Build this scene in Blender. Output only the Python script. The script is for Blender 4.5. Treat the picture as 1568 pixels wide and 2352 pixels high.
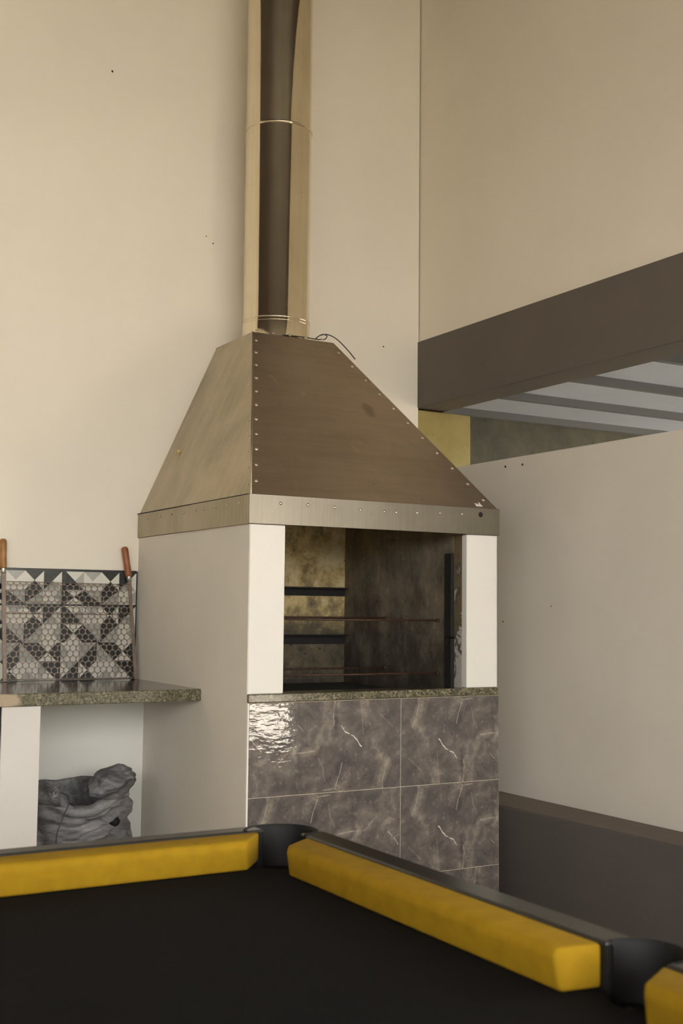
import bpy, bmesh, math, random
from mathutils import Vector, Matrix, noise
for o in list(bpy.data.objects): bpy.data.objects.remove(o)
S = bpy.context.scene
COL = S.collection
random.seed(7)

# ------------------------------------------------------------ camera
YAW, PITCH, ROLL = math.radians(30.0005), math.radians(4.6867), math.radians(0.5876)
CAM = Vector((-1.714, -3.584, 1.260))
fw = Vector((math.sin(YAW)*math.cos(PITCH), math.cos(YAW)*math.cos(PITCH), math.sin(PITCH)))
rt = Vector((math.cos(YAW), -math.sin(YAW), 0.0)); up = rt.cross(fw)
r2 = math.cos(ROLL)*rt + math.sin(ROLL)*up
u2 = -math.sin(ROLL)*rt + math.cos(ROLL)*up
cd = bpy.data.cameras.new('camera'); cam = bpy.data.objects.new('camera', cd); COL.objects.link(cam)
cam.matrix_world = Matrix(((r2.x, u2.x, -fw.x, CAM.x), (r2.y, u2.y, -fw.y, CAM.y), (r2.z, u2.z, -fw.z, CAM.z), (0, 0, 0, 1)))
cd.sensor_fit = 'HORIZONTAL'; cd.sensor_width = 24.0; cd.lens = 2721.45/1568*24.0
cd.clip_start = 0.02; cd.clip_end = 200
cd.dof.use_dof = True; cd.dof.focus_distance = 4.25; cd.dof.aperture_fstop = 5.6
S.camera = cam

# ------------------------------------------------------------ sky, sun, exposure
w = bpy.data.worlds.new('sky'); S.world = w; w.use_nodes = True
wn = w.node_tree.nodes; wl = w.node_tree.links
bg = wn['Background']; bg.inputs['Color'].default_value = (1.0, 0.985, 0.955, 1); bg.inputs['Strength'].default_value = 8.0
sd = bpy.data.lights.new('sun', 'SUN'); sd.energy = 100.0; sd.angle = math.radians(0.6); sd.color = (1.0, 0.95, 0.86)
so = bpy.data.objects.new('sun', sd); COL.objects.link(so); so.location = (8, -2, 9)
so.rotation_euler = Vector((0.15, 0.62, 1.0)).to_track_quat('Z', 'Y').to_euler()
S.view_settings.view_transform = 'Standard'; S.view_settings.look = 'None'
S.view_settings.gamma = 1.0; S.view_settings.use_curve_mapping = False
S.view_settings.exposure = 0.08

# ------------------------------------------------------------ materials
class NT:
    def __init__(s, name):
        s.m = bpy.data.materials.new(name); s.m.use_nodes = True
        s.n = s.m.node_tree.nodes; s.l = s.m.node_tree.links
        s.b = s.n['Principled BSDF']; s._o = None
    def add(s, t, **k):
        x = s.n.new(t)
        for a, b in k.items(): setattr(x, a, b)
        return x
    def put(s, v, sock):
        if isinstance(v, bpy.types.NodeSocket): s.l.new(v, sock)
        elif isinstance(v, (tuple, list)) and len(v) == 3 and sock.type == 'RGBA': sock.default_value = (*v, 1)
        else: sock.default_value = v
    def coord(s, kind='Object'):
        if kind == 'World': return s.add('ShaderNodeNewGeometry').outputs['Position']
        if s._o is None: s._o = s.add('ShaderNodeTexCoord')
        return s._o.outputs[kind]
    def scale(s, vec, sc, loc=(0, 0, 0), rot=(0, 0, 0)):
        m = s.add('ShaderNodeMapping'); s.put(vec, m.inputs['Vector'])
        m.inputs['Scale'].default_value = sc; m.inputs['Location'].default_value = loc; m.inputs['Rotation'].default_value = rot
        return m.outputs[0]
    def noise(s, vec, scale, detail=4, rough=0.55, dist=0.0, out='Fac'):
        x = s.add('ShaderNodeTexNoise'); s.put(vec, x.inputs['Vector'])
        x.inputs['Scale'].default_value = scale; x.inputs['Detail'].default_value = detail
        x.inputs['Roughness'].default_value = rough; x.inputs['Distortion'].default_value = dist
        return x.outputs[out]
    def voro(s, vec, scale, feature='F1', out='Distance'):
        x = s.add('ShaderNodeTexVoronoi', feature=feature); s.put(vec, x.inputs['Vector']); x.inputs['Scale'].default_value = scale
        return x.outputs[out]
    def ramp(s, f, stops, interp='LINEAR'):
        x = s.add('ShaderNodeValToRGB'); s.put(f, x.inputs[0]); x.color_ramp.interpolation = interp
        e = x.color_ramp.elements
        while len(e) < len(stops): e.new(0.5)
        for i, (p, c) in enumerate(stops):
            e[i].position = p; e[i].color = (*c, 1) if isinstance(c, (tuple, list)) else (c, c, c, 1)
        return x.outputs[0]
    def mix(s, f, a, b, mode='MIX'):
        x = s.add('ShaderNodeMix', data_type='RGBA', blend_type=mode); s.put(f, x.inputs[0]); s.put(a, x.inputs[6]); s.put(b, x.inputs[7])
        return x.outputs[2]
    def math(s, op, a, b=0.0, clamp=False):
        x = s.add('ShaderNodeMath', operation=op, use_clamp=clamp); s.put(a, x.inputs[0]); s.put(b, x.inputs[1])
        return x.outputs[0]
    def bump(s, h, strength=0.2, dist=0.01):
        x = s.add('ShaderNodeBump'); s.put(h, x.inputs['Height']); x.inputs['Strength'].default_value = strength; x.inputs['Distance'].default_value = dist
        s.l.new(x.outputs[0], s.b.inputs['Normal'])
    def fin(s, color=None, rough=None, metal=None, spec=None):
        if color is not None: s.put(color, s.b.inputs['Base Color'])
        if rough is not None: s.put(rough, s.b.inputs['Roughness'])
        if metal is not None: s.put(metal, s.b.inputs['Metallic'])
        if spec is not None: s.put(spec, s.b.inputs['Specular IOR Level'])
        return s.m

def paint(name, c, rough=0.7, var=0.03, bump=0.12, specks=False):
    t = NT(name); v = t.coord('World')
    a = tuple(x*(1-var) for x in c); b = tuple(min(1, x*(1+var)) for x in c)
    colr = t.mix(t.ramp(t.noise(v, 1.7, 6, 0.6), [(0.3, 0.0), (0.7, 1.0)]), a, b)
    if specks:
        d = t.voro(v, 2.3)
        colr = t.mix(t.ramp(d, [(0.0, 1.0), (0.012, 0.0)]), colr, (0.10, 0.07, 0.05))
    t.bump(t.noise(v, 60, 6, 0.6), bump, 0.004)
    return t.fin(colr, rough, spec=0.3)

def plain(name, c, rough=0.5, metal=0.0, var=0.15, scale=25, bump=0.0, spec=0.5):
    t = NT(name); v = t.coord()
    f = t.noise(v, scale, 5, 0.6)
    colr = t.mix(t.ramp(f, [(0.3, 0.0), (0.7, 1.0)]), tuple(x*(1-var) for x in c), tuple(min(1, x*(1+var)) for x in c))
    if bump: t.bump(f, bump, 0.003)
    return t.fin(colr, rough, metal, spec)

M = {}
M['cream'] = paint('cream_wall_paint', (0.86, 0.79, 0.67), specks=False)
M['white'] = paint('white_paint', (0.80, 0.77, 0.71), var=0.03)
M['white2'] = paint('off_white_paint', (0.72, 0.67, 0.59), var=0.05)
M['post'] = paint('support_white_paint', (0.66, 0.63, 0.585), var=0.04)
M['niche'] = paint('niche_white_paint', (0.74, 0.73, 0.67), var=0.04)
M['beam'] = paint('grey_brown_paint', (0.135, 0.115, 0.095), 0.6, 0.08)
M['plinth'] = paint('dark_grey_paint', (0.100, 0.088, 0.082), 0.6, 0.1, 0.3)
M['ledge'] = paint('pale_ledge_paint', (0.16, 0.13, 0.105), 0.65, 0.18, 0.3)  # paler brown tone for the upward faces of the plinth
M['floor'] = paint('pale_floor', (0.50, 0.46, 0.40), 0.45)
M['ground'] = paint('pale_paving', (0.62, 0.58, 0.52), 0.9)
M['unseen_dark'] = paint('unseen_dark_paint', (0.055, 0.048, 0.030), 0.9, 0.2)  # dark tone of the added outdoor ground and sky-blocking wall
M['grout'] = plain('cream_grout', (0.44, 0.375, 0.285), 0.9)
M['canopy'] = paint('canopy_sheet', (0.46, 0.49, 0.56), 0.35, 0.06)
M['purlin'] = paint('purlin_paint', (0.13, 0.13, 0.135), 0.6)
M['black'] = plain('black_rubber', (0.008, 0.008, 0.008), 0.6, spec=0.25)
M['rail'] = plain('black_laminate', (0.014, 0.013, 0.012), 0.27)
M['soot_iron'] = plain('sooty_iron', (0.012, 0.011, 0.010), 0.75, bump=0.3)
M['rust'] = plain('rusty_rod', (0.055, 0.026, 0.014), 0.6, var=0.5)
M['wire'] = plain('black_wire', (0.02, 0.02, 0.02), 0.5)
M['chrome'] = plain('dull_chrome', (0.5, 0.48, 0.44), 0.3, 1.0)
M['tile_w'] = plain('tile_print_white', (0.70, 0.68, 0.60), 0.25, var=0.04)
M['tile_g'] = plain('tile_print_grey', (0.40, 0.40, 0.36), 0.25, var=0.10)
M['tile_k'] = plain('tile_print_black', (0.028, 0.030, 0.030), 0.25, var=0.45, scale=60)
M['bar'] = plain('brown_steel_bar', (0.20, 0.145, 0.115), 0.45, 0.3, var=0.25, scale=40)
M['meshwire'] = plain('mesh_wire', (0.20, 0.155, 0.12), 0.45, 0.3, var=0.2)
M['wood_l'] = plain('honey_wood', (0.36, 0.17, 0.05), 0.45, var=0.3, scale=30)
M['wood_r'] = plain('red_brown_wood', (0.30, 0.10, 0.035), 0.45, var=0.25, scale=30)

# yellow stained pillar
t = NT('ochre_plaster'); v = t.coord('World')
c = t.mix(t.ramp(t.noise(v, 5, 6, 0.65), [(0.35, 0.0), (0.65, 1.0)]), (0.30, 0.225, 0.060), (0.36, 0.30, 0.12))
c = t.mix(t.ramp(t.noise(t.scale(v, (14, 14, 2.5)), 1.0, 5, 0.7, 1.2), [(0.60, 0.0), (0.66, 0.7)]), c, (0.20, 0.11, 0.04))
t.bump(t.noise(v, 40, 4), 0.2); M['ochre'] = t.fin(c, 0.6)
# dark damp wall
t = NT('dark_damp_wall'); v = t.coord('World')
c = t.mix(t.ramp(t.noise(v, 4, 7, 0.7), [(0.35, 0.0), (0.7, 1.0)]), (0.055, 0.055, 0.042), (0.13, 0.12, 0.085))
M['damp'] = t.fin(c, 0.8)
# brown ceiling boards
t = NT('brown_ceiling_wood'); v = t.coord('World')
c = t.mix(t.noise(t.scale(v, (14, 0.6, 1)), 1.0, 6, 0.6), (0.022, 0.015, 0.014), (0.055, 0.036, 0.032))
M['ceil'] = t.fin(c, 0.55)
# hood steel
def steel(name, c1, c2, r0, r1, stretch, streak=0.0, bump=0.04):
    t = NT(name); v = t.coord('World')
    br = t.noise(t.scale(v, stretch), 1.0, 4, 0.6)
    bl = t.noise(v, 3.2, 6, 0.62, 0.6)
    c = t.mix(t.ramp(bl, [(0.3, 0.0), (0.72, 1.0)]), c1, c2)
    c = t.mix(t.ramp(br, [(0.35, 0.0), (0.75, 0.35)]), c, tuple(min(1, x*1.25) for x in c2))
    if streak:
        sm = t.ramp(t.noise(t.scale(v, (16, 16, 1.1), rot=(0, 0.22, 0)), 1.0, 4, 0.6, 0.4), [(0.60, 0.0), (0.70, streak)])
        pt = t.ramp(t.noise(v, 2.2, 2), [(0.48, 0.0), (0.6, 1.0)])
        c = t.mix(t.math('MULTIPLY', sm, pt), c, (0.62, 0.52, 0.42))
    c = t.mix(t.ramp(t.noise(v, 75, 3, 0.5), [(0.71, 0.0), (0.75, 0.6)]), c, tuple(x*0.45 for x in c1))
    if streak:
        sc = t.ramp(t.noise(t.scale(v, (9, 130, 1.4), rot=(0, 0.30, 0)), 1.0, 3, 0.5), [(0.70, 0.0), (0.74, 0.45)])
        c = t.mix(sc, c, (0.70, 0.60, 0.48))
        dp = t.add('ShaderNodeVectorMath', operation='DISTANCE'); t.put(t.scale(v, (1.0, 0.0, 0.72)), dp.inputs[0]); dp.inputs[1].default_value = (0.69, 0.0, 2.046*0.72)
        c = t.mix(t.ramp(t.math('ADD', dp.outputs['Value'], t.math('MULTIPLY', t.noise(v, 30, 3), 0.012)), [(0.020, 0.55), (0.036, 0.0)]), c, tuple(x*0.55 for x in c1))
    rr = t.add('ShaderNodeMapRange'); t.put(br, rr.inputs[0]); rr.inputs[3].default_value = r0; rr.inputs[4].default_value = r1
    t.bump(br, bump, 0.002)
    return t.fin(c, rr.outputs[0], 1.0)
M['hood'] = steel('hood_steel', (0.42, 0.34, 0.26), (0.50, 0.42, 0.33), 0.40, 0.52, (3, 3, 60), 0.7)
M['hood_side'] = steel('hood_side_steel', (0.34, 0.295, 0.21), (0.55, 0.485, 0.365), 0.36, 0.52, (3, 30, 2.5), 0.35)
M['band_side'] = steel('side_band_steel', (0.30, 0.26, 0.185), (0.46, 0.41, 0.31), 0.34, 0.5, (90, 90, 2.5))
M['band'] = steel('band_steel', (0.22, 0.195, 0.16), (0.29, 0.27, 0.225), 0.30, 0.46, (70, 70, 2.5))
M['pipe'] = steel('pipe_steel', (0.72, 0.63, 0.48), (0.86, 0.78, 0.62), 0.04, 0.12, (60, 60, 1.6), 0.0, 0.03)
M['rivet'] = plain('rivet_steel', (0.62, 0.54, 0.43), 0.4, 0.9)

# granite
t = NT('speckled_granite'); v = t.coord('World')
n1 = t.noise(v, 120, 4, 0.7, 0.5); n2 = t.noise(v, 42, 4, 0.7)
c = t.ramp(n1, [(0.36, (0.020, 0.020, 0.014)), (0.46, (0.10, 0.09, 0.05)), (0.56, (0.20, 0.172, 0.11)), (0.68, (0.32, 0.275, 0.19))])
c = t.mix(t.ramp(n2, [(0.45, 0.0), (0.62, 0.7)]), c, (0.055, 0.055, 0.035))
dp = t.add('ShaderNodeVectorMath', operation='DISTANCE'); t.put(t.scale(v, (1, 1, 2.4)), dp.inputs[0]); dp.inputs[1].default_value = (-0.705, 0.376, 0.948*2.4)
c = t.mix(t.ramp(t.math('ADD', dp.outputs['Value'], t.math('MULTIPLY', t.noise(v, 60, 4), 0.05)), [(0.075, 0.8), (0.095, 0.0)]), c, (0.46, 0.36, 0.25))
M['granite'] = t.fin(c, 0.16)
t = NT('polished_granite_top'); v = t.coord('World')
c = t.ramp(t.noise(v, 120, 4, 0.7, 0.5), [(0.40, (0.02, 0.016, 0.012)), (0.60, (0.06, 0.045, 0.035)), (0.75, (0.14, 0.11, 0.08))])
M['granite_top'] = t.fin(c, 0.12)

# soot-stained plaster: ochre flakes high up, soot towards the fire
def sooty(name, cols, zmid, slope, streak):
    t = NT(name); v = t.coord('World')
    sep = t.add('ShaderNodeSeparateXYZ'); t.put(v, sep.inputs[0])
    n = t.noise(v, 7.5, 9, 0.70, 0.25)
    n2 = t.noise(t.scale(v, (1, 1, streak)), 14, 7, 0.68)
    nn = t.math('ADD', t.math('MULTIPLY', n, 0.6), t.math('MULTIPLY', n2, 0.4))
    h = t.math('MINIMUM', t.math('MULTIPLY', t.math('SUBTRACT', sep.outputs[2], zmid), slope), 0.07)
    f = t.math('ADD', nn, h, True)
    c = t.ramp(f, list(zip((0.28, 0.42, 0.50, 0.57, 0.66), cols)))
    fl = t.noise(v, 21, 6, 0.6, 0.3)
    c = t.mix(t.math('MULTIPLY', t.ramp(fl, [(0.61, 0.0), (0.63, 0.8)]), t.ramp(f, [(0.50, 0.0), (0.58, 1.0)])), c, cols[-1])
    c = t.mix(t.ramp(t.noise(v, 33, 3, 0.5), [(0.70, 0.0), (0.73, 0.8)]), c, (0.012, 0.010, 0.009))
    t.bump(nn, 0.5, 0.012)
    return t.fin(c, 0.7)
M['soot_back'] = sooty('soot_stained_plaster', [(0.035, 0.030, 0.022), (0.13, 0.104, 0.060), (0.29, 0.222, 0.105), (0.58, 0.435, 0.195), (0.72, 0.60, 0.37)], 1.24, 0.75, 0.8)
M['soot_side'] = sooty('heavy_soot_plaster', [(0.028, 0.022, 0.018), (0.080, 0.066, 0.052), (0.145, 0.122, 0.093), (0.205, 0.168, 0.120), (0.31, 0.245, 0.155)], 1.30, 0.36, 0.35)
t = NT('chipped_reveal_plaster'); v = t.coord('World')
sep = t.add('ShaderNodeSeparateXYZ'); t.put(v, sep.inputs[0])
f = t.math('ADD', t.noise(v, 16, 7, 0.65, 0.6), t.math('MULTIPLY', t.math('SUBTRACT', 1.22, sep.outputs[2]), 0.5))
c = t.ramp(f, [(0.47, (0.16, 0.12, 0.065)), (0.53, (0.07, 0.055, 0.035)), (0.56, (0.46, 0.43, 0.40))])
t.bump(f, 0.4, 0.01); M['reveal'] = t.fin(c, 0.8)

# marble-print tile (object coordinates: each tile carries the same print)
t = NT('grey_marble_tile'); v = t.coord()
wob = t.noise(v, 16, 3, 0.6, out='Color')
wv = t.add('ShaderNodeVectorMath', operation='MULTIPLY_ADD'); t.put(wob, wv.inputs[0]); wv.inputs[1].default_value = (0.014, 0, 0.014); t.put(v, wv.inputs[2])
off = t.add('ShaderNodeVectorMath', operation='SUBTRACT'); t.put(wv.outputs[0], off.inputs[0]); off.inputs[1].default_value = (0.0085, 0, 0.0085)
wv2 = t.add('ShaderNodeVectorMath', operation='MULTIPLY_ADD'); t.put(t.noise(v, 60, 2, 0.6, out='Color'), wv2.inputs[0]); wv2.inputs[1].default_value = (0.003, 0, 0.003); t.put(off.outputs[0], wv2.inputs[2])
P = wv2.outputs[0]
sx = t.add('ShaderNodeSeparateXYZ'); t.put(P, sx.inputs[0]); PX, PZ = sx.outputs[0], sx.outputs[2]
base = t.ramp(t.noise(v, 13, 9, 0.70, 0.35), [(0.30, (0.070, 0.062, 0.060)), (0.46, (0.128, 0.110, 0.099)), (0.56, (0.168, 0.143, 0.124)), (0.64, (0.255, 0.220, 0.184)), (0.76, (0.34, 0.295, 0.245))])
base = t.mix(t.ramp(t.noise(v, 6.0, 5, 0.65), [(0.36, 0.75), (0.56, 0.0)]), base, (0.085, 0.076, 0.075))
base = t.mix(t.ramp(t.noise(v, 48, 5, 0.75), [(0.58, 0.0), (0.70, 0.5)]), base, (0.31, 0.27, 0.225))
base = t.mix(t.ramp(t.noise(v, 70, 3, 0.6), [(0.64, 0.0), (0.70, 0.6)]), base, (0.06, 0.054, 0.054))
VN = t.ramp(t.noise(v, 22, 6, 0.72), [(0.34, 0.05), (0.58, 1.0)]); VN2 = t.ramp(t.noise(v, 34, 4, 0.6), [(0.36, 0.06), (0.58, 0.95)])
K = 0.60/862.0
def mp(u, q): return (u*K-0.30, 0.154-q*0.308/480.0)
def segf(a, b, wd):     # 1 on the segment a-b, falling to 0 at width wd
    (x0, z0), (x1, z1) = mp(*a), mp(*b)
    dx, dz = x1-x0, z1-z0; L2 = dx*dx+dz*dz
    qx = t.math('SUBTRACT', PX, x0); qz = t.math('SUBTRACT', PZ, z0)
    h = t.math('DIVIDE', t.math('ADD', t.math('MULTIPLY', qx, dx), t.math('MULTIPLY', qz, dz)), L2, True)
    ex = t.math('SUBTRACT', qx, t.math('MULTIPLY', h, dx)); ez = t.math('SUBTRACT', qz, t.math('MULTIPLY', h, dz))
    d = t.math('SQRT', t.math('ADD', t.math('MULTIPLY', ex, ex), t.math('MULTIPLY', ez, ez)))
    return t.math('SUBTRACT', 1.0, t.math('DIVIDE', d, wd), True)
def vein(pts, wd, colr, k):
    global base
    f = None
    for a, b in zip(pts, pts[1:]):
        g = segf(a, b, wd); f = g if f is None else t.math('MAXIMUM', f, g)
    soft = wd > 0.012
    base = t.mix(t.math('MULTIPLY', t.math('MULTIPLY', f, VN if soft else VN2), k, True), base, colr)
CR = (0.36, 0.31, 0.25)
vein([(150, -10), (85, 140)], 0.026, (0.29, 0.25, 0.20), 1.1)
vein([(110, 0), (108, 50), (70, 160)], 0.00220, CR, 1.4)
vein([(560, 215), (505, 218), (465, 290), (440, 380), (445, 480)], 0.022, (0.28, 0.24, 0.195), 0.8)
vein([(720, 150), (650, 215), (560, 215), (505, 220)], 0.00330, CR, 1.4)
vein([(760, 60), (740, 150), (640, 120)], 0.030, (0.24, 0.205, 0.17), 0.7)
vein([(360, 70), (370, 130), (330, 165)], 0.026, (0.07, 0.062, 0.062), 1.0)
vein([(385, 300), (382, 420)], 0.022, (0.068, 0.060, 0.062), 0.9)
vein([(620, 380), (600, 470)], 0.03, (0.085, 0.075, 0.075), 0.8)
vein([(388, 20), (365, 80), (345, 150)], 0.00193, CR, 1.4)
vein([(440, 60), (455, 130), (480, 180)], 0.00165, CR, 1.1)
vein([(340, -5), (388, 20), (450, 10)], 0.00330, CR, 1.2)
vein([(385, 480), (400, 400), (392, 350)], 0.00330, CR, 1.2)
vein([(235, 480), (230, 380), (222, 300)], 0.00275, CR, 0.9)
vein([(235, 235), (275, 285), (325, 310), (350, 345)], 0.00248, (0.70, 0.66, 0.58), 2.0)
vein([(790, 230), (820, 265), (850, 310)], 0.00193, (0.55, 0.5, 0.42), 1.8)
vein([(50, 330), (120, 400)], 0.00165, CR, 1.0)
vein([(560, 330), (640, 400), (700, 410)], 0.00220, CR, 0.9)
h1 = t.noise(t.scale(v, (0.6, 1, 1.7)), 24, 3, 0.5); h2 = t.noise(v, 95, 2, 0.5)
t.bump(t.math('ADD', h1, t.math('MULTIPLY', h2, 0.10)), 0.065, 0.012)
M['marble'] = t.fin(base, 0.05)

# table cloth and cushion cloth
t = NT('black_baize'); v = t.coord('World')
c = t.mix(t.ramp(t.noise(v, 420, 2), [(0.4, 0.0), (0.7, 1.0)]), (0.0035, 0.0034, 0.0035), (0.0075, 0.0072, 0.0070))
c = t.mix(t.ramp(t.voro(v, 26), [(0.0, 1.0), (0.035, 0.0)]), c, (0.06, 0.055, 0.05))
c = t.mix(t.ramp(t.noise(t.scale(v, (3, 7, 1)), 1.6, 5, 0.7), [(0.70, 0.0), (0.80, 0.5)]), c, (0.05, 0.035, 0.035))
t.bump(t.noise(v, 500, 2), 0.3, 0.002); M['baize'] = t.fin(c, 0.95, spec=0.15)
t = NT('yellow_cushion_cloth'); v = t.coord('World')
c = t.mix(t.ramp(t.noise(v, 26, 6, 0.6), [(0.3, 0.0), (0.7, 1.0)]), (0.30, 0.170, 0.004), (0.38, 0.222, 0.006))
t.bump(t.noise(v, 600, 2), 0.25, 0.002); M['yellow'] = t.fin(c, 0.85, spec=0.25)
# woven sack
t = NT('grey_woven_sack'); v = t.coord()
wvx = t.add('ShaderNodeTexWave'); t.put(v, wvx.inputs['Vector']); wvx.inputs['Scale'].default_value = 260; wvx.bands_direction = 'X'
wvz = t.add('ShaderNodeTexWave'); t.put(v, wvz.inputs['Vector']); wvz.inputs['Scale'].default_value = 260; wvz.bands_direction = 'Z'
wf = t.math('MULTIPLY', wvx.outputs['Fac'], wvz.outputs['Fac'])
c = t.ramp(t.noise(t.scale(v, (5, 5, 13)), 1.0, 6, 0.65, 0.8), [(0.28, (0.06, 0.058, 0.059)), (0.46, (0.105, 0.101, 0.102)), (0.68, (0.29, 0.282, 0.286))])
c = t.mix(t.math('MULTIPLY', wf, 0.15), c, (0.26, 0.25, 0.25))
c = t.mix(t.ramp(t.noise(v, 7, 5, 0.6), [(0.64, 0.0), (0.70, 0.8)]), c, (0.03, 0.028, 0.028))
t.bump(t.math('ADD', t.noise(t.scale(v, (6, 6, 26), rot=(0, 0.25, 0)), 1.0, 4, 0.55, 0.6), t.math('MULTIPLY', t.noise(v, 30, 4), 0.3)), 0.85, 0.018); M['sack'] = t.fin(c, 0.5)

# ------------------------------------------------------------ object helpers
WC = {}                       # world position of every object's origin
class MB:
    def __init__(s): s.bm = bmesh.new()
    def box(s, x0, x1, y0, y1, z0, z1, mi=0):
        v = [s.bm.verts.new((x, y, z)) for z in (z0, z1) for y in (y0, y1) for x in (x0, x1)]
        for f in ((0, 2, 3, 1), (4, 5, 7, 6), (0, 1, 5, 4), (2, 6, 7, 3), (0, 4, 6, 2), (1, 3, 7, 5)):
            s.bm.faces.new([v[i] for i in f]).material_index = mi
        return s
    def hexa(s, lo, hi, mi=0):          # two matching loops of points -> closed solid
        a = [s.bm.verts.new(p) for p in lo]; b = [s.bm.verts.new(p) for p in hi]; n = len(a)
        s.bm.faces.new(a[::-1]).material_index = mi; s.bm.faces.new(b).material_index = mi
        for i in range(n): s.bm.faces.new((a[i], a[(i+1) % n], b[(i+1) % n], b[i])).material_index = mi
        return s
    def plate(s, pts, nrm, th):         # polygon given thickness along -nrm
        n = Vector(nrm).normalized()*th
        return s.hexa([Vector(p)-n for p in pts], [Vector(p) for p in pts])
    def tube(s, pts, r, n=8, closed=False):
        pts = [Vector(p) for p in pts]; rings = []; N = len(pts)
        rr = r if isinstance(r, (list, tuple)) else [r]*N
        side = None
        for i, p in enumerate(pts):
            if closed: d = (pts[(i+1) % N]-pts[i-1])
            else: d = pts[min(i+1, N-1)]-pts[max(i-1, 0)]
            d.normalize()
            if side is None: side = d.orthogonal().normalized()
            side = (side-d*side.dot(d)); side = side.normalized() if side.length > 1e-6 else d.orthogonal().normalized()
            u = d.cross(side)
            rings.append([s.bm.verts.new(p+rr[i]*(math.cos(a)*side+math.sin(a)*u)) for a in [2*math.pi*k/n for k in range(n)]])
        for i in range(N if closed else N-1):
            A, B = rings[i], rings[(i+1) % N]
            for k in range(n): s.bm.faces.new((A[k], A[(k+1) % n], B[(k+1) % n], B[k]))
        if not closed: s.bm.faces.new(rings[0][::-1]); s.bm.faces.new(rings[-1])
        return s
    def lathe(s, prof, c, n=64, a0=0.0, a1=2*math.pi):     # profile of (r, z) about a vertical axis
        full = abs(a1-a0-2*math.pi) < 1e-6; m = n if full else n+1
        rings = [[s.bm.verts.new((c[0]+r*math.cos(a), c[1]+r*math.sin(a), z)) for r, z in prof] for a in [a0+(a1-a0)*k/n for k in range(m)]]
        for k in range(n):
            A, B = rings[k], rings[(k+1) % m]
            for i in range(len(prof)-1): s.bm.faces.new((A[i], B[i], B[i+1], A[i+1]))
        return s
    def bevel(s, wd, seg=2, ang=30):
        bmesh.ops.recalc_face_normals(s.bm, faces=s.bm.faces)
        es = [e for e in s.bm.edges if len(e.link_faces) == 2 and e.calc_face_angle(0) > math.radians(ang)]
        bmesh.ops.bevel(s.bm, geom=es, offset=wd, segments=seg, profile=0.5, affect='EDGES', clamp_overlap=True)
        return s
    def build(s, name, mats, parent=None, smooth=None, origin=None, fixn=True):
        if fixn: bmesh.ops.recalc_face_normals(s.bm, faces=s.bm.faces)
        vs = [v.co for v in s.bm.verts]
        c = Vector(origin) if origin is not None else Vector([(min(v[i] for v in vs)+max(v[i] for v in vs))/2 for i in range(3)])
        for v in s.bm.verts: v.co -= c
        me = bpy.data.meshes.new(name); s.bm.to_mesh(me); s.bm.free()
        for m_ in (mats if isinstance(mats, list) else [mats]): me.materials.append(m_)
        if smooth:
            me.polygons.foreach_set('use_smooth', [True]*len(me.polygons))
            if smooth != 'all': me.set_sharp_from_angle(angle=math.radians(smooth))
        return place(bpy.data.objects.new(name, me), c, parent)
def place(o, c, parent=None):
    COL.objects.link(o); WC[o.name] = Vector(c)
    if parent is not None: o.parent = parent; o.location = Vector(c)-WC[parent.name]
    else: o.location = c
    return o
def tag(o, label, cat=None, group=None, kind=None):
    o['label'] = label
    if cat: o['category'] = cat
    if group: o['group'] = group
    if kind: o['kind'] = kind
    return o
def thing(name, label, cat, loc, group=None):
    o = bpy.data.objects.new(name, None); o.empty_display_size = 0.05
    return tag(place(o, loc), label, cat, group)
def struct(o, label=None):
    o['kind'] = 'structure'
    if label: o['label'] = label
    return o

# ------------------------------------------------------------ the room
D, W, ZC = 1.049, 1.374, 4.42            # back wall plane, right wall plane, ceiling height
XL, YF = -5.0, -8.0                       # left wall, front wall
BT, BB = 2.531, 2.214                     # beam top and underside
struct(MB().box(XL-0.15, W+0.17, YF-0.15, D+0.15, -0.12, 0.0).build('floor', M['floor']), 'pale concrete floor under the black pool table')
struct(MB().box(XL-0.15, W, D, D+0.15, 0, ZC).build('wall_back', M['cream']), 'tall cream wall behind the steel hood and chimney')
lw_ = MB().box(XL-0.15, XL, YF, D, 0, 1.7).box(XL-0.15, XL, YF, D, 3.0, ZC).box(XL-0.15, XL, -4.0, D, 1.7, 3.0)
struct(lw_.build('wall_left', M['cream']))
struct(MB().box(XL-0.15, W+0.17, YF-0.15, YF, 0, 0.95).build('wall_front', M['cream']))
struct(MB().box(XL-0.15, W+0.17, YF-0.15, YF, 3.75, ZC).build('trim_5', M['beam']))
struct(MB().box(XL-0.15, W+0.17, YF-0.15, D+0.15, ZC, ZC+0.12).build('ceiling', M['ceil']), 'brown boarded ceiling high above')
struct(MB().box(W+0.006, W+0.17, YF, D+0.15, BT, ZC).build('wall_right', M['cream']), 'cream wall above the grey beam')
struct(MB().box(W-0.004, W+0.17, YF, D+0.66, BB, BT).bevel(0.004).build('trim_1', M['beam']), 'thick grey-brown beam under the upper right wall')
struct(MB().box(W, W+0.15, -2.40, D, 0, 1.902).bevel(0.006).build('wall_right_low', M['white2']), 'low off-white wall right of the barbecue, open above')
struct(MB().box(W, W+0.15, -3.35, -2.40, 0, 0.50).build('wall_right_sill', M['white2']))
struct(MB().box(W, W+0.15, YF, -3.35, 0, BB).build('wall_right_far', M['white2']))
pb = MB(); pb.hexa([(1.118, D-0.01, 0), (1.118+0.0, D-0.01, 0.513), (W, D-0.01, 0.513), (W, D-0.01, 0)],
                   [(1.258, -3.35, 0), (1.258, -3.35, 0.513), (W, -3.35, 0.513), (W, -3.35, 0)])
for f in pb.bm.faces: f.material_index = 0
bmesh.ops.recalc_face_normals(pb.bm, faces=pb.bm.faces)
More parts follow.
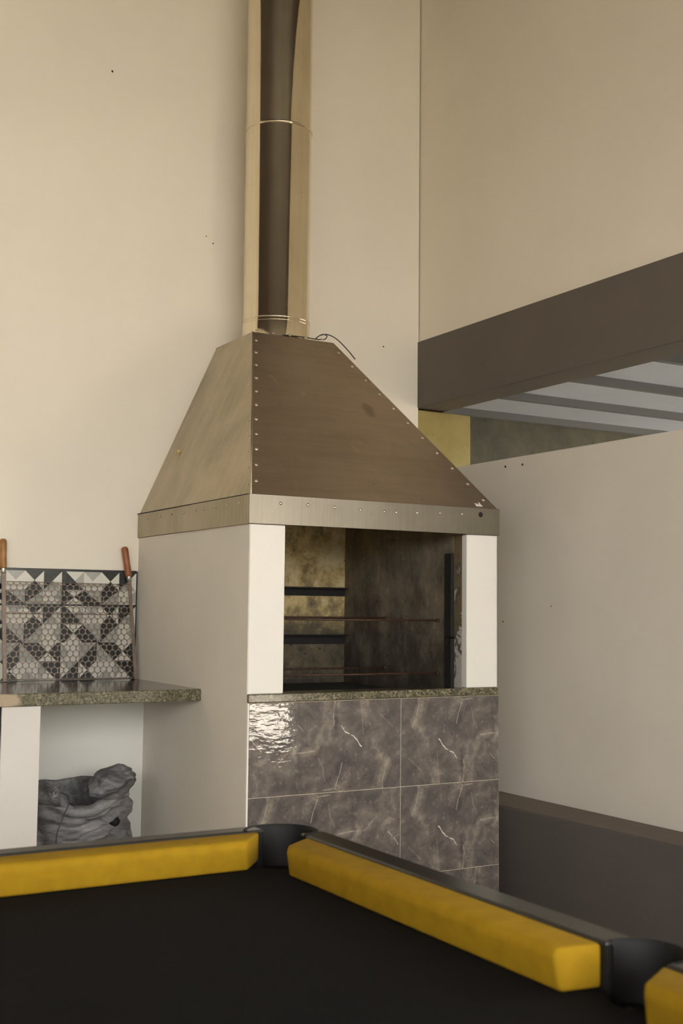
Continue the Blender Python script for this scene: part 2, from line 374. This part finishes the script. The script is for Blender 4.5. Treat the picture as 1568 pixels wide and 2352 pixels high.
for f in pb.bm.faces:
    if f.normal.z > 0.9: f.material_index = 1
pb.bevel(0.008); struct(pb.build('trim_2', [M['plinth'], M['ledge']]), 'dark grey concrete plinth along the foot of the low right wall')
struct(MB().box(W, 1.68, D, D+0.51, 0, 2.205).bevel(0.004).build('trim_3', M['ochre']), 'stained ochre pillar under the left end of the grey beam')
struct(MB().box(1.52, 7.4, 1.56, 1.70, 0, 2.34).build('wall_canopy', M['damp']), 'dark damp wall seen through the gap above the low wall')
cp = struct(MB().box(1.5442, 7.4, -2.4, 1.58, 2.338, 2.37).build('ceiling_canopy', M['canopy']), 'pale sheet canopy with dark purlins beyond the low wall')
for y in (1.545, 1.03, 0.51, -0.02, -0.54, -1.06, -1.58): MB().box(1.57, 7.38, y-0.035, y+0.0, 2.300, 2.338).build('purlin', M['purlin'], cp)
struct(MB().box(7.28, 7.4, -0.3, -0.18, -0.005, 2.338).build('trim_4', M['beam']))
struct(MB().box(W+0.17, 9.0, -11.5, 1.7, -0.12, -0.005).build('floor_outside', M['ground']), 'sunlit pale paving outside the side opening')
struct(MB().box(-40, 40, -40, 40, -0.3, -0.13).build('floor_bounce_cut', M['unseen_dark']), 'unseen dark ground added to cut bounced sunlight')  # ground out of view, made dark to limit bounced sunlight
struct(MB().box(-30, 30, -24.5, -24, -0.13, 2.2).build('wall_sky_block', M['unseen_dark']), 'unseen dark wall added to block the low sky')  # added out of view to keep low sky out of the band's reflection
struct(MB().box(W+0.15, 7.4, -2.40, -2.30, 0, 2.338).build('wall_canopy_block', M['white2']))  # unseen wall added to keep sunlit paving from brightening the canopy
# recessed wall under the granite shelf
struct(MB().box(-1.75, 0.0, 0.949, D, 0, 0.928).build('wall_niche', M['niche']), 'off-white back of the open niche under the granite shelf')

# ------------------------------------------------------------ barbecue
BW = 1.035
bq = thing('barbecue', 'white masonry barbecue with open firebox and grey marble tiles below', 'barbecue', (BW/2, D/2, 0))
mb = MB().box(0, BW, 0.0, D, 0, 0.930)
mb.build('base', M['white2'], bq)
MB().box(0, 0.126, 0.0, D, 0.930, 1.5425).build('side_wall', M['white2'], bq)
MB().box(0.908, BW, 0.0, D, 0.930, 1.5425).build('side_wall', M['white2'], bq)
MB().box(0.126, 0.908, 0.915, D, 0.930, 1.5425).build('back_wall', M['soot_side'], bq)
MB().box(0.001, 0.134, -0.004, 0.03, 0.975, 1.5425).bevel(0.004).build('pillar_face', M['white'], bq)
MB().box(0.893, BW-0.001, -0.004, 0.03, 0.975, 1.5425).bevel(0.004).build('pillar_face', M['white'], bq)
MB().box(0.001, BW-0.001, -0.010, 0.10, 0.947, 0.975).bevel(0.003).build('granite_sill', M['granite'], bq)
fb = MB().box(0.134, 0.895, 0.90, 0.916, 0.935, 1.5425).build('firebox_back', M['soot_back'], bq)
MB().box(0.895, 0.909, 0.075, 0.90, 0.935, 1.5425).build('firebox_side', M['soot_side'], bq)
MB().box(0.120, 0.134, 0.03, 0.90, 0.935, 1.5425).build('firebox_side', M['soot_side'], bq)
MB().box(0.893, 0.909, 0.03, 0.075, 0.975, 1.5425).build('plaster_reveal', M['reveal'], bq)
MB().box(0.134, 0.895, 0.10, 0.90, 0.931, 0.945).build('firebox_floor', M['soot_iron'], bq)
# flat iron rests on the back wall, slotted upright on the right wall, rods from wall to wall
for z0, z1 in ((1.316, 1.353), (1.110, 1.151)):
    b = MB().box(0.136, 0.893, 0.862, 0.8995, z1-0.006, z1).box(0.136, 0.893, 0.893, 0.8995, z0, z1-0.006)
    b.build('angle_iron', M['soot_iron'], bq)
sb = MB()
for z0, z1 in ((0.946, 1.125), (1.155, 1.330), (1.365, 1.474)): sb.box(0.880, 0.8945, 0.080, 0.122, z0, z1)
for z in (1.125, 1.330): sb.box(0.880, 0.8945, 0.080, 0.092, z, z+0.035).box(0.880, 0.8945, 0.108, 0.122, z, z+0.035)
sb.build('slotted_upright', M['soot_iron'], bq)
for y, z in ((0.175, 1.221), (0.555, 1.226), (0.175, 1.022), (0.555, 1.024)):
    MB().tube([(0.134, y, z+0.003), (0.5, y, z), (0.895, y, z)], 0.0040, 10).build('rest_rod', M['rust'], bq, 'all')
    MB().lathe([(0.0, z-0.008), (0.007, z-0.006), (0.007, z+0.006), (0, z+0.008)], (0.888, y), 12).build('rod_socket', M['rust'], bq, 'all')
# grey marble tiles, 60 x 30 cm, standing proud of the grout bed
MB().box(0.001, BW-0.001, -0.0122, 0.0, 0.0, 0.9465).build('grout_bed', M['grout'], bq)
TILES = {}
rows = [(0.6372, 0.9455), (0.3280, 0.6358), (0.0190, 0.3266)]
def marble(x0, x1, z0, z1, flip, cx):
    k = (round(x1-x0, 3), round(z1-z0, 3), flip)
    c = Vector((cx, -0.010, (z0+z1)/2))
    o = MB().box(x0, x1, -0.013, -0.006, z0, z1).bevel(0.0012, 1).build('tile', M['marble'], bq, origin=c)
    if flip:
        o.rotation_euler = (0, math.pi, 0)
        for vv in o.data.vertices: vv.co = (-vv.co.x, vv.co.y, -vv.co.z)
for r, (z0, z1) in enumerate(rows):
    marble(0.004, 0.5998, z0, z1, r != 1, 0.30)
    marble(0.6010, BW-0.001, z0, z1, r == 2, 0.90)
MB().box(-0.002, 0.004, -0.0132, -0.004, 0.0, 0.946).build('corner_trim', M['white'], bq)

# ------------------------------------------------------------ hood
Z1, Z2, ZT = 1.543, 1.642, 2.375
hd = thing('range_hood', 'tapered riveted sheet-steel hood over the barbecue', 'hood', (BW/2, D/2, Z1))
TX0, TX1, TY0 = 0.327, 0.704, 0.686
a = [(0, -0.006, Z2), (BW, -0.006, Z2), (TX1, TY0, ZT), (TX0, TY0, ZT)]
nf = (Vector(a[1])-Vector(a[0])).cross(Vector(a[3])-Vector(a[0])).normalized()
fp = MB().plate(a, nf, 0.004).build('front_panel', M['hood'], hd)
l = [(0, D-0.002, Z2), (0, -0.006, Z2), (TX0, TY0, ZT), (TX0+0.003, D-0.002, ZT)]
nl = (Vector(l[1])-Vector(l[0])).cross(Vector(l[3])-Vector(l[0])).normalized()
lp = tag(MB().plate(l, nl, 0.004).build('side_panel', M['hood_side'], hd), 'paler left panel of the hood')
r = [(BW, -0.006, Z2), (BW, D-0.002, Z2), (TX1, D-0.002, ZT), (TX1, TY0, ZT)]
nr = (Vector(r[1])-Vector(r[0])).cross(Vector(r[3])-Vector(r[0])).normalized()
MB().plate(r, nr, 0.004).build('side_panel', M['hood'], hd)
MB().box(TX0, TX1, TY0, D-0.002, ZT-0.004, ZT).build('top_panel', M['hood'], hd)
bd = MB().box(-0.008, BW+0.004, -0.0125, -0.0065, Z1, Z2+0.001).bevel(0.001, 1).build('front_band', M['band'], hd)
sb1 = MB().box(-0.010, -0.003, -0.006, 0.4835, Z1, Z2-0.002).build('side_band', M['band_side'], hd)
sb2 = MB().box(-0.007, -0.001, 0.487, D-0.002, Z1+0.001, Z2-0.002).build('side_band', M['band_side'], hd)
MB().box(BW-0.001, BW+0.006, -0.006, D-0.002, Z1, Z2).build('side_band', M['band'], hd)
MB().tube([(0.0, -0.007, Z2), (TX0, TY0-0.001, ZT)], 0.0035, 6).build('corner_seam', M['hood_side'], hd, 'all')
rv = bmesh.new(); bmesh.ops.create_uvsphere(rv, u_segments=10, v_segments=6, radius=0.0068)
for vv in list(rv.verts):
    vv.co.z *= 0.5
rvm = bpy.data.meshes.new('rivet'); rv.to_mesh(rvm); rv.free(); rvm.materials.append(M['rivet'])
rvm.polygons.foreach_set('use_smooth', [True]*len(rvm.polygons))
def rivet(p, n, parent, k=1.0):
    o = bpy.data.objects.new('rivet', rvm); place(o, Vector(p)+Vector(n)*0.0008, parent)
    o.rotation_euler = Vector(n).to_track_quat('Z', 'Y').to_euler(); o.scale = (k, k, k)
def lerp(p, q, s): return Vector(p).lerp(Vector(q), s)
A, B, C2, D2 = [Vector(p) for p in a]
for i in range(11):
    s = 0.07+0.087*i; rivet(lerp(A, D2, s)+Vector((0.020, 0, 0))*(1-0.2*s), nf, fp, 1.0+0.25*random.random())
for i in range(11):
    s = 0.05+0.088*i; rivet(lerp(B, C2, s)-Vector((0.026, 0, 0)), nf, fp)
for i in range(5): rivet(lerp(D2, C2, 0.06+0.2*i)+nf.cross(Vector((1, 0, 0)))*-0.012*(-1 if nf.cross(Vector((1, 0, 0))).z > 0 else 1)*1.0, nf, fp)
for i in range(10):
    s = 0.05+0.09*i; rivet(lerp(l[1], l[2], s)+Vector((0, 0.02, 0)), nl, lp, 0.6)
for x in (0.11, 0.215, 0.32, 0.425, 0.525, 0.575, 0.665, 0.765, 0.865): rivet((x, -0.0125, 1.612+0.004*math.sin(x*9)), (0, -1, 0), bd, 0.85)
for y in (0.06, 0.16, 0.26, 0.36, 0.44): rivet((-0.010, y, 1.616), (-1, 0, 0), sb1, 0.7)
for y in (0.56, 0.68, 0.80, 0.93): rivet((-0.008, y, 1.616), (-1, 0, 0), sb2, 0.7)
# dark dent with a torn plug on the front band, flaked paint above it
t_ = MB().lathe([(0.0, 0.0), (0.008, 0.001), (0.010, 0.0)], (0, 0), 14)
for vv in t_.bm.verts: vv.co = Vector((0.950+vv.co.x, -0.0125-vv.co.z, 1.618+vv.co.y))
t_.build('plug', M['soot_iron'], bd)

# soot-blackened lining inside the hood mouth, seam over the side band, flake of old white paint
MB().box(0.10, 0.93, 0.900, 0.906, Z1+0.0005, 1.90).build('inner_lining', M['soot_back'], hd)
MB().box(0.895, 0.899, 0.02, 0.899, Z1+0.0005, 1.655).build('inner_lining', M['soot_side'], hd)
MB().box(-0.0105, 0.0, -0.006, D-0.002, Z2-0.0018, Z2+0.0012).build('lap_seam', M['soot_iron'], hd)
fk = MB(); fpt = [(-0.016, 0.0), (-0.012, 0.010), (-0.017, 0.013), (-0.006, 0.013), (-0.002, 0.008), (0.004, 0.010), (0.006, 0.021), (0.011, 0.020), (0.010, 0.008), (0.016, 0.006), (0.014, 0.0)]
ux = Vector((1, 0, 0)); uz = (Vector(a[3])-Vector(a[0])); uz = (uz-ux*uz.dot(ux)).normalized(); fo = Vector((0.955, -0.006, Z2))+uz*0.012
fk.hexa([fo+ux*p+uz*q for p, q in fpt], [fo+ux*p+uz*q+nf*0.0012 for p, q in fpt]); tag(fk.build('paint_flake', M['white'], fp), 'flake of white paint')

# chimney
CX, CY, CR_ = 0.515, 0.850, 0.1435
ch = thing('chimney_pipe', 'tall round stainless steel chimney pipe rising from the hood', 'chimney', (CX, CY, ZT))
MB().lathe([(CR_, ZT+0.001), (CR_, 2.462), (CR_-0.002, 2.468), (CR_-0.002, 3.300), (CR_-0.006, 3.300), (CR_-0.006, ZT+0.001), (CR_, ZT+0.001)], (CX, CY), 96).build('pipe_section', M['pipe'], ch, 35)
MB().lathe([(CR_-0.004, 3.290), (CR_-0.003, 3.30), (CR_-0.003, ZC-0.002), (CR_-0.008, ZC-0.002), (CR_-0.008, 3.290), (CR_-0.004, 3.29)], (CX, CY), 96).build('pipe_section', M['pipe'], ch, 35)
def ring(z, rr, th): MB().tube([(CX+rr*math.cos(k*math.pi/40), CY+rr*math.sin(k*math.pi/40), z) for k in range(80)], th, 8, True).build('joint_ring', M['pipe'], ch, 'all')
ring(2.466, CR_-0.001, 0.0035); ring(2.452, CR_-0.001, 0.002); ring(3.297, CR_-0.001, 0.0045)

# thin black wire lying over the top right edge of the hood
def smooth_path(pts, n=8):
    P_ = [Vector(p) for p in pts]; out = []
    for i in range(len(P_)-1):
        p0, p1, p2, p3 = P_[max(i-1, 0)], P_[i], P_[i+1], P_[min(i+2, len(P_)-1)]
        for k in range(n):
            s = k/n
            out.append(0.5*((2*p1)+(p2-p0)*s+(2*p0-5*p1+4*p2-p3)*s*s+(3*p1-p0-3*p2+p3)*s**3))
    return out+[P_[-1]]
tag(MB().tube(smooth_path([(0.47, 0.700, 2.380), (0.493, 0.700, 2.384), (0.580, 0.703, 2.386), (0.638, 0.710, 2.387), (0.668, 0.700, 2.388), (0.680, 0.700, 2.404), (0.671, 0.715, 2.413), (0.650, 0.712, 2.404), (0.632, 0.712, 2.388),
        (0.648, 0.705, 2.403), (0.677, 0.690, 2.408), (0.712, 0.672, 2.389), (0.745, 0.642, 2.344), (0.763, 0.606, 2.298)]), 0.0022, 6).build('wire', M['wire'], None, 'all'),
    'thin black wire curled over the top right edge of the hood', 'wire')

# ------------------------------------------------------------ granite shelf, its support and the patterned splashback
cs = MB().box(-1.75, -0.001, 0.376, D-0.001, 0.928, 0.970)
bmesh.ops.recalc_face_normals(cs.bm, faces=cs.bm.faces)
for f in cs.bm.faces: f.material_index = 1 if f.normal.z > 0.9 else 0
cs.bevel(0.003)
tag(cs.build('granite_shelf', [M['granite'], M['granite_top']]), 'speckled granite shelf left of the barbecue carrying the mesh grate', 'shelf')
sp = thing('shelf_support', 'white upright panel holding up the left part of the granite shelf', 'panel', (-0.64, 0.66, 0))
MB().box(-0.703, -0.573, 0.392, 0.948, 0, 0.927).bevel(0.003).build('post', M['post'], sp)
MB().box(-0.711, -0.703, 0.400, 0.948, 0, 0.927).build('gap_filler', M['black'], sp)
MB().box(-1.30, -0.711, 0.392, 0.948, 0, 0.927).bevel(0.003).build('panel', M['post'], sp)

bs = thing('splashback', 'black, white and grey triangle-patterned tile splashback above the granite shelf', 'tiles', (-0.47, D-0.005, 0.971))
PAT = ['WGKK GWWW KWKW KWGK', 'WKWK GGKK KGGK WGWW', 'WWWG GKKG KKGG WKWK', 'GKKW KWKW WWGW KKWG']   # triangles top, right, bottom, left of each cell
PAT[2] = 'WWWG GKKG KKGG WKWK'
IDX = {'W': 0, 'G': 1, 'K': 2}
def print_tile(x0, ztop, nrows, lab=None):
    m = MB(); T = 0.3075; cs_ = 0.0735; y0, y1 = D-0.009, D-0.001
    pad_t = 0.0065; hs_ = [0.0735, 0.0553] if nrows == 2 else [0.0724]*4; h = pad_t+sum(hs_)
    bm = m.bm
    m.box(x0, x0+T-0.0012, y0+0.0006, y1, ztop-h, ztop, 2)
    for r in range(nrows):
        left = x0+(0.0135 if r < 2 else 0.0); zr = ztop-pad_t-sum(hs_[:r]); ch_z = hs_[r]
        for c_ in range(4):
            q = PAT[r].split()[c_]; xa, xb = left+c_*cs_, left+(c_+1)*cs_; xm, zm = (xa+xb)/2, zr-ch_z/2
            TL, TR, BL, BR, CE = (xa, zr), (xb, zr), (xa, zr-ch_z), (xb, zr-ch_z), (xm, zm)
            for ch_, tri in zip(q, ((TL, TR, CE), (TR, BR, CE), (BR, BL, CE), (BL, TL, CE))):
                f = bm.faces.new([bm.verts.new((min(px, x0+T-0.0012), y0, pz)) for px, pz in tri]); f.material_index = IDX[ch_]
    for f in bm.faces:
        f.normal_update()
        if len(f.verts) == 3 and f.normal.y > 0: f.normal_flip()
    return m.build('tile', [M['tile_w'], M['tile_g'], M['tile_k']], bs, fixn=False)
for k in range(4):
    x0 = -0.0135-0.2950-0.0085+(-k)*0.3085
    print_tile(x0, 1.4045, 2); print_tile(x0, 1.2680, 4)
MB().box(-1.25, -0.011, D-0.010, D-0.001, 1.405, 1.4075).build('edge_trim', M['tile_k'], bs)
MB().box(-0.0125, -0.004, D-0.008, D-0.001, 0.971, 1.405).build('edge_trim', M['tile_k'], bs)

# ------------------------------------------------------------ mesh grill grate with two wooden handles, leaning on the splashback
gg = thing('grill_grate', 'perforated mesh grill grate with two wooden handles leaning on patterned tiles', 'grate', (-0.29, 0.99, 0.971))
def GY(z): return 0.985+(z-0.971)*0.085           # leaning plane
def bar(x0, z0, x1, z1, wd):
    p0, p1 = Vector((x0, GY(z0), z0)), Vector((x1, GY(z1), z1)); dx = Vector((wd/2, 0, 0)); dy = Vector((0, 0.0022, 0))
    m = MB().hexa([p0-dx-dy, p0+dx-dy, p0+dx+dy, p0-dx+dy], [p1-dx-dy, p1+dx-dy, p1+dx+dy, p1-dx+dy]); m.bevel(0.001, 1)
    return m.build('side_bar', M['bar'], gg)
def handle(x0, z0, x1, z1, mt, lab):
    d = Vector((x1-x0, GY(z1)-GY(z0), z1-z0)); L = d.length; d.normalize(); p = Vector((x0, GY(z0), z0))
    prof = [(0.0, 0.0088), (0.03, 0.0118), (0.12, 0.0138), (0.45, 0.0132), (0.8, 0.0142), (0.93, 0.0138), (0.985, 0.0100), (1.0, 0.004)]
    h = MB().tube([p+d*L*s for s, _ in prof], [q for _, q in prof], 16).build('handle', mt, gg, 'all')
    tag(h, lab)
    MB().tube([p-d*0.018, p-d*0.016, p+d*0.002], [0.0082, 0.0098, 0.0095], 14).build('ferrule', M['chrome'], gg, 40)
bar(-0.545, 0.972, -0.555, 1.395, 0.016); bar(-0.022, 0.972, -0.048, 1.372, 0.015)
handle(-0.5560, 1.402, -0.5580, 1.518, M['wood_l'], 'honey-coloured wooden handle')
handle(-0.0500, 1.382, -0.0680, 1.504, M['wood_r'], 'red-brown wooden handle')
pm = MB(); bm = pm.bm; px, R_, r_ = 0.0247, 0.01426, 0.01135; rz = px*0.866
z0g, z1g = 0.984, 1.352; row = 0; z = z0g+0.006
while z < z1g+0.003:
    x = -0.540+(px/2 if row % 2 else 0.0)
    while x < -0.037-(z-0.972)*0.065:
        outer = []; inner = []
        for k in range(12):
            aa = math.pi/6*k+math.pi/6; Rr = R_ if k % 2 == 0 else R_*0.866
            outer.append((x+Rr*math.cos(aa+math.pi/3), z+Rr*math.sin(aa+math.pi/3))); inner.append((x+r_*math.cos(aa+math.pi/3), z+r_*math.sin(aa+math.pi/3)))
        def V3(p, dy): return bm.verts.new((p[0], GY(min(p[1], 1.353))-0.0035+dy, min(p[1], 1.353)))
        of = [V3(p, 0) for p in outer]; nf_ = [V3(p, 0) for p in inner]; nb = [V3(p, 0.004) for p in inner]
        for k in range(12):
            j = (k+1) % 12
            bm.faces.new((of[k], of[j], nf_[j], nf_[k])); bm.faces.new((nf_[k], nf_[j], nb[j], nb[k]))
        x += px
    z += rz; row += 1
mp_ = pm.build('mesh_panel', M['meshwire'], gg); mp_['kind'] = 'stuff'
for zc in (0.980, 1.232, 1.3535):
    MB().tube([(-0.545, GY(zc)-0.004, zc), (-0.040 if zc < 1.3 else -0.048, GY(zc)-0.004, zc-0.003)], 0.0013, 8).build('cross_wire', M['bar'], gg, 'all')

# ------------------------------------------------------------ grey woven charcoal sack in the niche
def nz(p, s): return noise.noise(Vector(p)*s)
sk = thing('charcoal_sack', 'crumpled grey woven plastic sack standing in the niche under the shelf', 'sack', (-0.33, 0.70, 0))
def sack_pt(th, s, rad=1.0):
    c, s_ = math.cos(th), math.sin(th); e = 0.72
    sx_ = math.copysign(abs(c)**e, c); sy_ = math.copysign(abs(s_)**e, s_)
    return sx_, sy_
m = MB(); nT, nS = 112, 72; rings = []
for i in range(nS+1):
    s = i/nS; ringv = []
    for k in range(nT):
        th = 2*math.pi*k/nT; cx_, sy_ = sack_pt(th, s)
        rim = 0.580+0.012*cx_-0.030*max(0, -sy_)*(1-0.6*max(0, cx_))+0.022*max(0, sy_)
        if s < 0.74:
            q = s/0.74; z = rim*q
            bul = 0.96+0.07*math.sin(math.pi*min(1, q*0.95+0.05))-0.05*q**5
        else:
            q = (s-0.74)/0.26; z = rim+0.012*math.sin(math.pi*min(1, q*3))-0.13*max(0, q-0.12); bul = 0.97-0.30*q
        x = -0.338+0.190*bul*cx_; y = 0.715+0.165*bul*sy_
        w_ = 0.013*nz((x*1.2, y*1.2, z*3.2), 5)+0.010*nz((x, y, z*3.5+x*2), 13)+0.007*math.sin(46*z+5*math.sin(th*2)+4*cx_+8*nz((x, y, z), 4))*(0.3+0.7*min(1, max(0, z/0.3)))
        lz = 0.535+0.42*max(0.0, x+0.385)+0.25*max(0.0, -0.41-x)
        w_ += 0.0085*max(0, -sy_)*math.sin(2*math.pi*(z-lz)/0.047+3.5*nz((x, 0.3, z), 6))*min(1, max(0, (z-0.25)/0.1))
        x += w_*cx_*1.3; y += w_*sy_*1.5; z += 0.018*nz((x, y, 0), 8)*min(1, z*3)
        ringv.append(m.bm.verts.new((x, y, max(z, 0.001))))
    rings.append(ringv)
for i in range(nS):
    for k in range(nT): m.bm.faces.new((rings[i][k], rings[i][(k+1) % nT], rings[i+1][(k+1) % nT], rings[i+1][k]))
m.bm.faces.new(rings[0][::-1]); m.bm.faces.new(rings[-1])
m.build('sack_body', M['sack'], sk, 'all')
# folded-over mouth of the sack: a crumpled lobe at the right and a drooping lip along the front
def crumple(center, rad, rot, seed, amp, name):
    b = bmesh.new(); bmesh.ops.create_icosphere(b, subdivisions=5, radius=1.0)
    R3 = Matrix.Rotation(rot[1], 3, 'Y') @ Matrix.Rotation(rot[0], 3, 'X') @ Matrix.Rotation(rot[2], 3, 'Z')
    for vv in b.verts:
        n_ = vv.co.normalized()
        k = 1+amp*(nz(n_+Vector((seed, 0, 0)), 1.6)+0.55*nz(n_*1.0+Vector((0, seed, 0)), 3.6)+0.25*abs(nz(n_+Vector((0, 0, seed)), 7)))
        vv.co = R3 @ Vector((n_.x*rad[0]*k, n_.y*rad[1]*k, n_.z*rad[2]*k))+Vector(center)
    mm = MB(); mm.bm.free(); mm.bm = b
    return mm.build(name, M['sack'], sk, 'all')
crumple((-0.222, 0.665, 0.618), (0.088, 0.060, 0.056), (0, -0.30, 0), 3.1, 0.20, 'folded_flap')
lip = MB()
pts = smooth_path([(-0.430, 0.590, 0.585), (-0.425, 0.570, 0.556), (-0.392, 0.556, 0.536), (-0.335, 0.548, 0.540), (-0.270, 0.556, 0.566), (-0.215, 0.575, 0.592), (-0.168, 0.610, 0.625)], 10)
lip.tube(pts, [0.010+0.012*math.sin(math.pi*i/(len(pts)-1))+0.0008*math.sin(i*1.7) for i in range(len(pts))], 14)
for vv in lip.bm.verts: vv.co += Vector((0.004*nz(vv.co, 30), 0.004*nz(vv.co, 24), 0.005*nz(vv.co, 21)))
lip.build('rolled_lip', M['sack'], sk, 'all')
kn = MB(); kn.tube(smooth_path([(-0.485, 0.565, 0.612), (-0.468, 0.552, 0.628), (-0.462, 0.548, 0.606), (-0.478, 0.550, 0.600), (-0.470, 0.545, 0.622), (-0.455, 0.548, 0.612)], 6), 0.006, 8)
kn.build('knot', M['sack'], sk, 'all')
hl = bmesh.new(); bmesh.ops.create_icosphere(hl, subdivisions=3, radius=1.0)
for vv in hl.verts: vv.co = Vector((-0.243+vv.co.x*0.019*(1+0.4*nz(vv.co, 2)), 0.568+vv.co.y*0.012, 0.492+vv.co.z*0.017*(1+0.4*nz(vv.co, 3))))
hm = MB(); hm.bm.free(); hm.bm = hl; tag(hm.build('torn_hole', M['black'], sk, 'all'), 'dark torn hole in the sack')
MB().tube(smooth_path([(-0.455, 0.548, 0.612), (-0.428, 0.545, 0.600), (-0.425, 0.530, 0.575), (-0.448, 0.520, 0.530), (-0.468, 0.515, 0.480), (-0.470, 0.515, 0.440), (-0.455, 0.515, 0.405)], 8), 0.0022, 6).build('tie_string', M['wire'], sk, 'all')

# ------------------------------------------------------------ pool table
ZB, ZN = 0.722, 0.786
x1, x0, yA, yB = -0.512, -1.610, -1.272, -3.385        # cushion back lines of the playing frame
pt = thing('pool_table', 'black-clothed pool table with yellow cushions in the foreground', 'pool table', ((x0+x1)/2, (yA+yB)/2, 0))
yM = (yA+yB)/2
PK = [(x1-0.022, yA-0.022, 0.066, 45), (x0+0.022, yA-0.022, 0.066, 135), (x0+0.022, yB+0.022, 0.066, 225), (x1-0.022, yB+0.022, 0.066, 315),
      (x1+0.018, yM, 0.054, 0), (x0-0.018, yM, 0.054, 180)]
bed = MB(); ol = []
def arc(c, r, a0, a1, n=10): return [(c[0]+r*math.cos(math.radians(a0+(a1-a0)*i/n)), c[1]+r*math.sin(math.radians(a0+(a1-a0)*i/n))) for i in range(n+1)]
ol += arc(PK[3], 0.062, 200, 70) if False else []
ol += arc(PK[3][:2], 0.060, 190, 80)                    # near right corner, then up the right side
ol += arc(PK[4][:2], 0.050, 245, 115)
ol += arc(PK[0][:2], 0.060, 280, 170)
ol += arc(PK[1][:2], 0.060, 370, 260)
ol += arc(PK[5][:2], 0.050, 65, -65)
ol += arc(PK[2][:2], 0.060, 100, -10)
bed.hexa([(p[0], p[1], ZB-0.03) for p in ol], [(p[0], p[1], ZB) for p in ol]); bed.build('bed', M['baize'], pt)
def cushion(axis, s0, s1, back, sgn, m0, m1):
    # profile: d from the rail inward, z; ends mitred by m0 / m1 at the nose
    prof = [(0.0, ZB+0.001), (0.068, ZB+0.001), (0.080, ZB+0.050), (0.074, ZN), (0.0, ZN)]
    lo, hi = [], []
    for d, z in prof:
        a_, b_ = s0+m0*d/0.08, s1-m1*d/0.08
        lo.append((a_, back+sgn*d, z) if axis == 'x' else (back+sgn*d, a_, z)); hi.append((b_, back+sgn*d, z) if axis == 'x' else (back+sgn*d, b_, z))
    m_ = MB().hexa(lo, hi); m_.bevel(0.0065, 3, 15)
    return m_.build('cushion', M['yellow'], pt, 40)
cushion('x', x0+0.062, x1-0.062, yA, -1, 0.066, 0.066)
cushion('x', x0+0.062, x1-0.062, yB, 1, 0.066, 0.066)
cushion('y', yM+0.066, yA-0.100, x1, -1, 0.012, 0.060)
cushion('y', yB+0.100, yM-0.052, x1, -1, 0.060, 0.045)
cushion('y', yM+0.062, yA-0.100, x0, 1, 0.020, 0.060)
cushion('y', yB+0.100, yM-0.056, x0, 1, 0.060, 0.020)
RW = 0.050
def cap(xa, xb, ya, yb): MB().box(xa, xb, ya, yb, ZB-0.02, ZN+0.003).bevel(0.004, 2).build('rail_cap', M['rail'], pt)
cap(x0+0.050, x1-0.050, yA, yA+RW); cap(x0+0.050, x1-0.050, yB-RW, yB)
for xa, xb in ((x1, x1+0.056), (x0-0.056, x0)):
    cap(xa, xb, yM+0.058, yA-0.070); cap(xa, xb, yB+0.070, yM-0.058)
MB().box(x0-0.05, x1+0.05, yB-0.045, yB-0.02, 0.54, ZB-0.021).build('apron', M['rail'], pt)
MB().box(x0-0.05, x1+0.05, yA+0.02, yA+0.045, 0.54, ZB-0.021).build('apron', M['rail'], pt)
MB().box(x0-0.05, x0-0.025, yB-0.02, yA+0.02, 0.54, ZB-0.021).build('apron', M['rail'], pt)
MB().box(x1+0.025, x1+0.05, yB-0.02, yA+0.02, 0.54, ZB-0.021).build('apron', M['rail'], pt)
for px_, py_, pr_, ang in PK:
    half = 118 if ang % 90 else 96
    MB().lathe([(pr_+0.002, 0.60), (pr_+0.002, ZN-0.004), (pr_+0.006, ZN+0.004), (pr_+0.014, ZN+0.003), (pr_+0.017, ZN-0.006), (pr_+0.017, 0.60), (pr_+0.002, 0.60)],
               (px_, py_), 40, math.radians(ang-half), math.radians(ang+half)).build('pocket_liner', M['black'], pt, 40)
    MB().lathe([(pr_-0.002, 0.69), (pr_-0.006, 0.60), (pr_-0.02, 0.57), (0.0, 0.565)], (px_, py_), 32).build('pocket_cup', M['black'], pt, 'all')
for sx_ in (x0+0.05, x1-0.05):
    for sy_ in (yB+0.06, yA-0.06):
        m_ = MB(); hs = 0.035
        m_.hexa([(sx_-hs, sy_-hs, 0), (sx_+hs, sy_-hs, 0), (sx_+hs, sy_+hs, 0), (sx_-hs, sy_+hs, 0)],
                [(sx_-0.055, sy_-0.055, 0.565), (sx_+0.055, sy_-0.055, 0.565), (sx_+0.055, sy_+0.055, 0.565), (sx_-0.055, sy_+0.055, 0.565)])
        m_.bevel(0.006); m_.build('leg', M['rail'], pt)

# a few nail holes and chips in the wall paint
def hole(wall, p, n, r):
    n = Vector(n); u = n.orthogonal().normalized(); q = n.cross(u); m_ = MB(); k = 9
    rr = [r*(0.7+0.5*random.random()) for _ in range(k)]
    ring_ = [Vector(p)+(u*math.cos(2*math.pi*i/k)+q*math.sin(2*math.pi*i/k))*rr[i] for i in range(k)]
    m_.hexa(ring_, [v_+n*0.0008 for v_ in ring_]); m_.build('nail_hole', M['soot_iron'], wall)
WB, WR = bpy.data.objects['wall_back'], bpy.data.objects['wall_right_low']
for p, r in (((-0.166, D, 3.490), 0.0050), ((0.305, D, 2.833), 0.0035), ((0.272, D, 2.86), 0.003), ((1.178, D, 2.485), 0.0040)): hole(WB, p, (0, -1, 0), r)
for p, r in (((W, 0.383, 1.868), 0.0055), ((W, 0.268, 1.865), 0.0055), ((W, 0.40, 1.215), 0.0035), ((W, 0.09, 1.28), 0.003)): hole(WR, p, (-1, 0, 0), r)
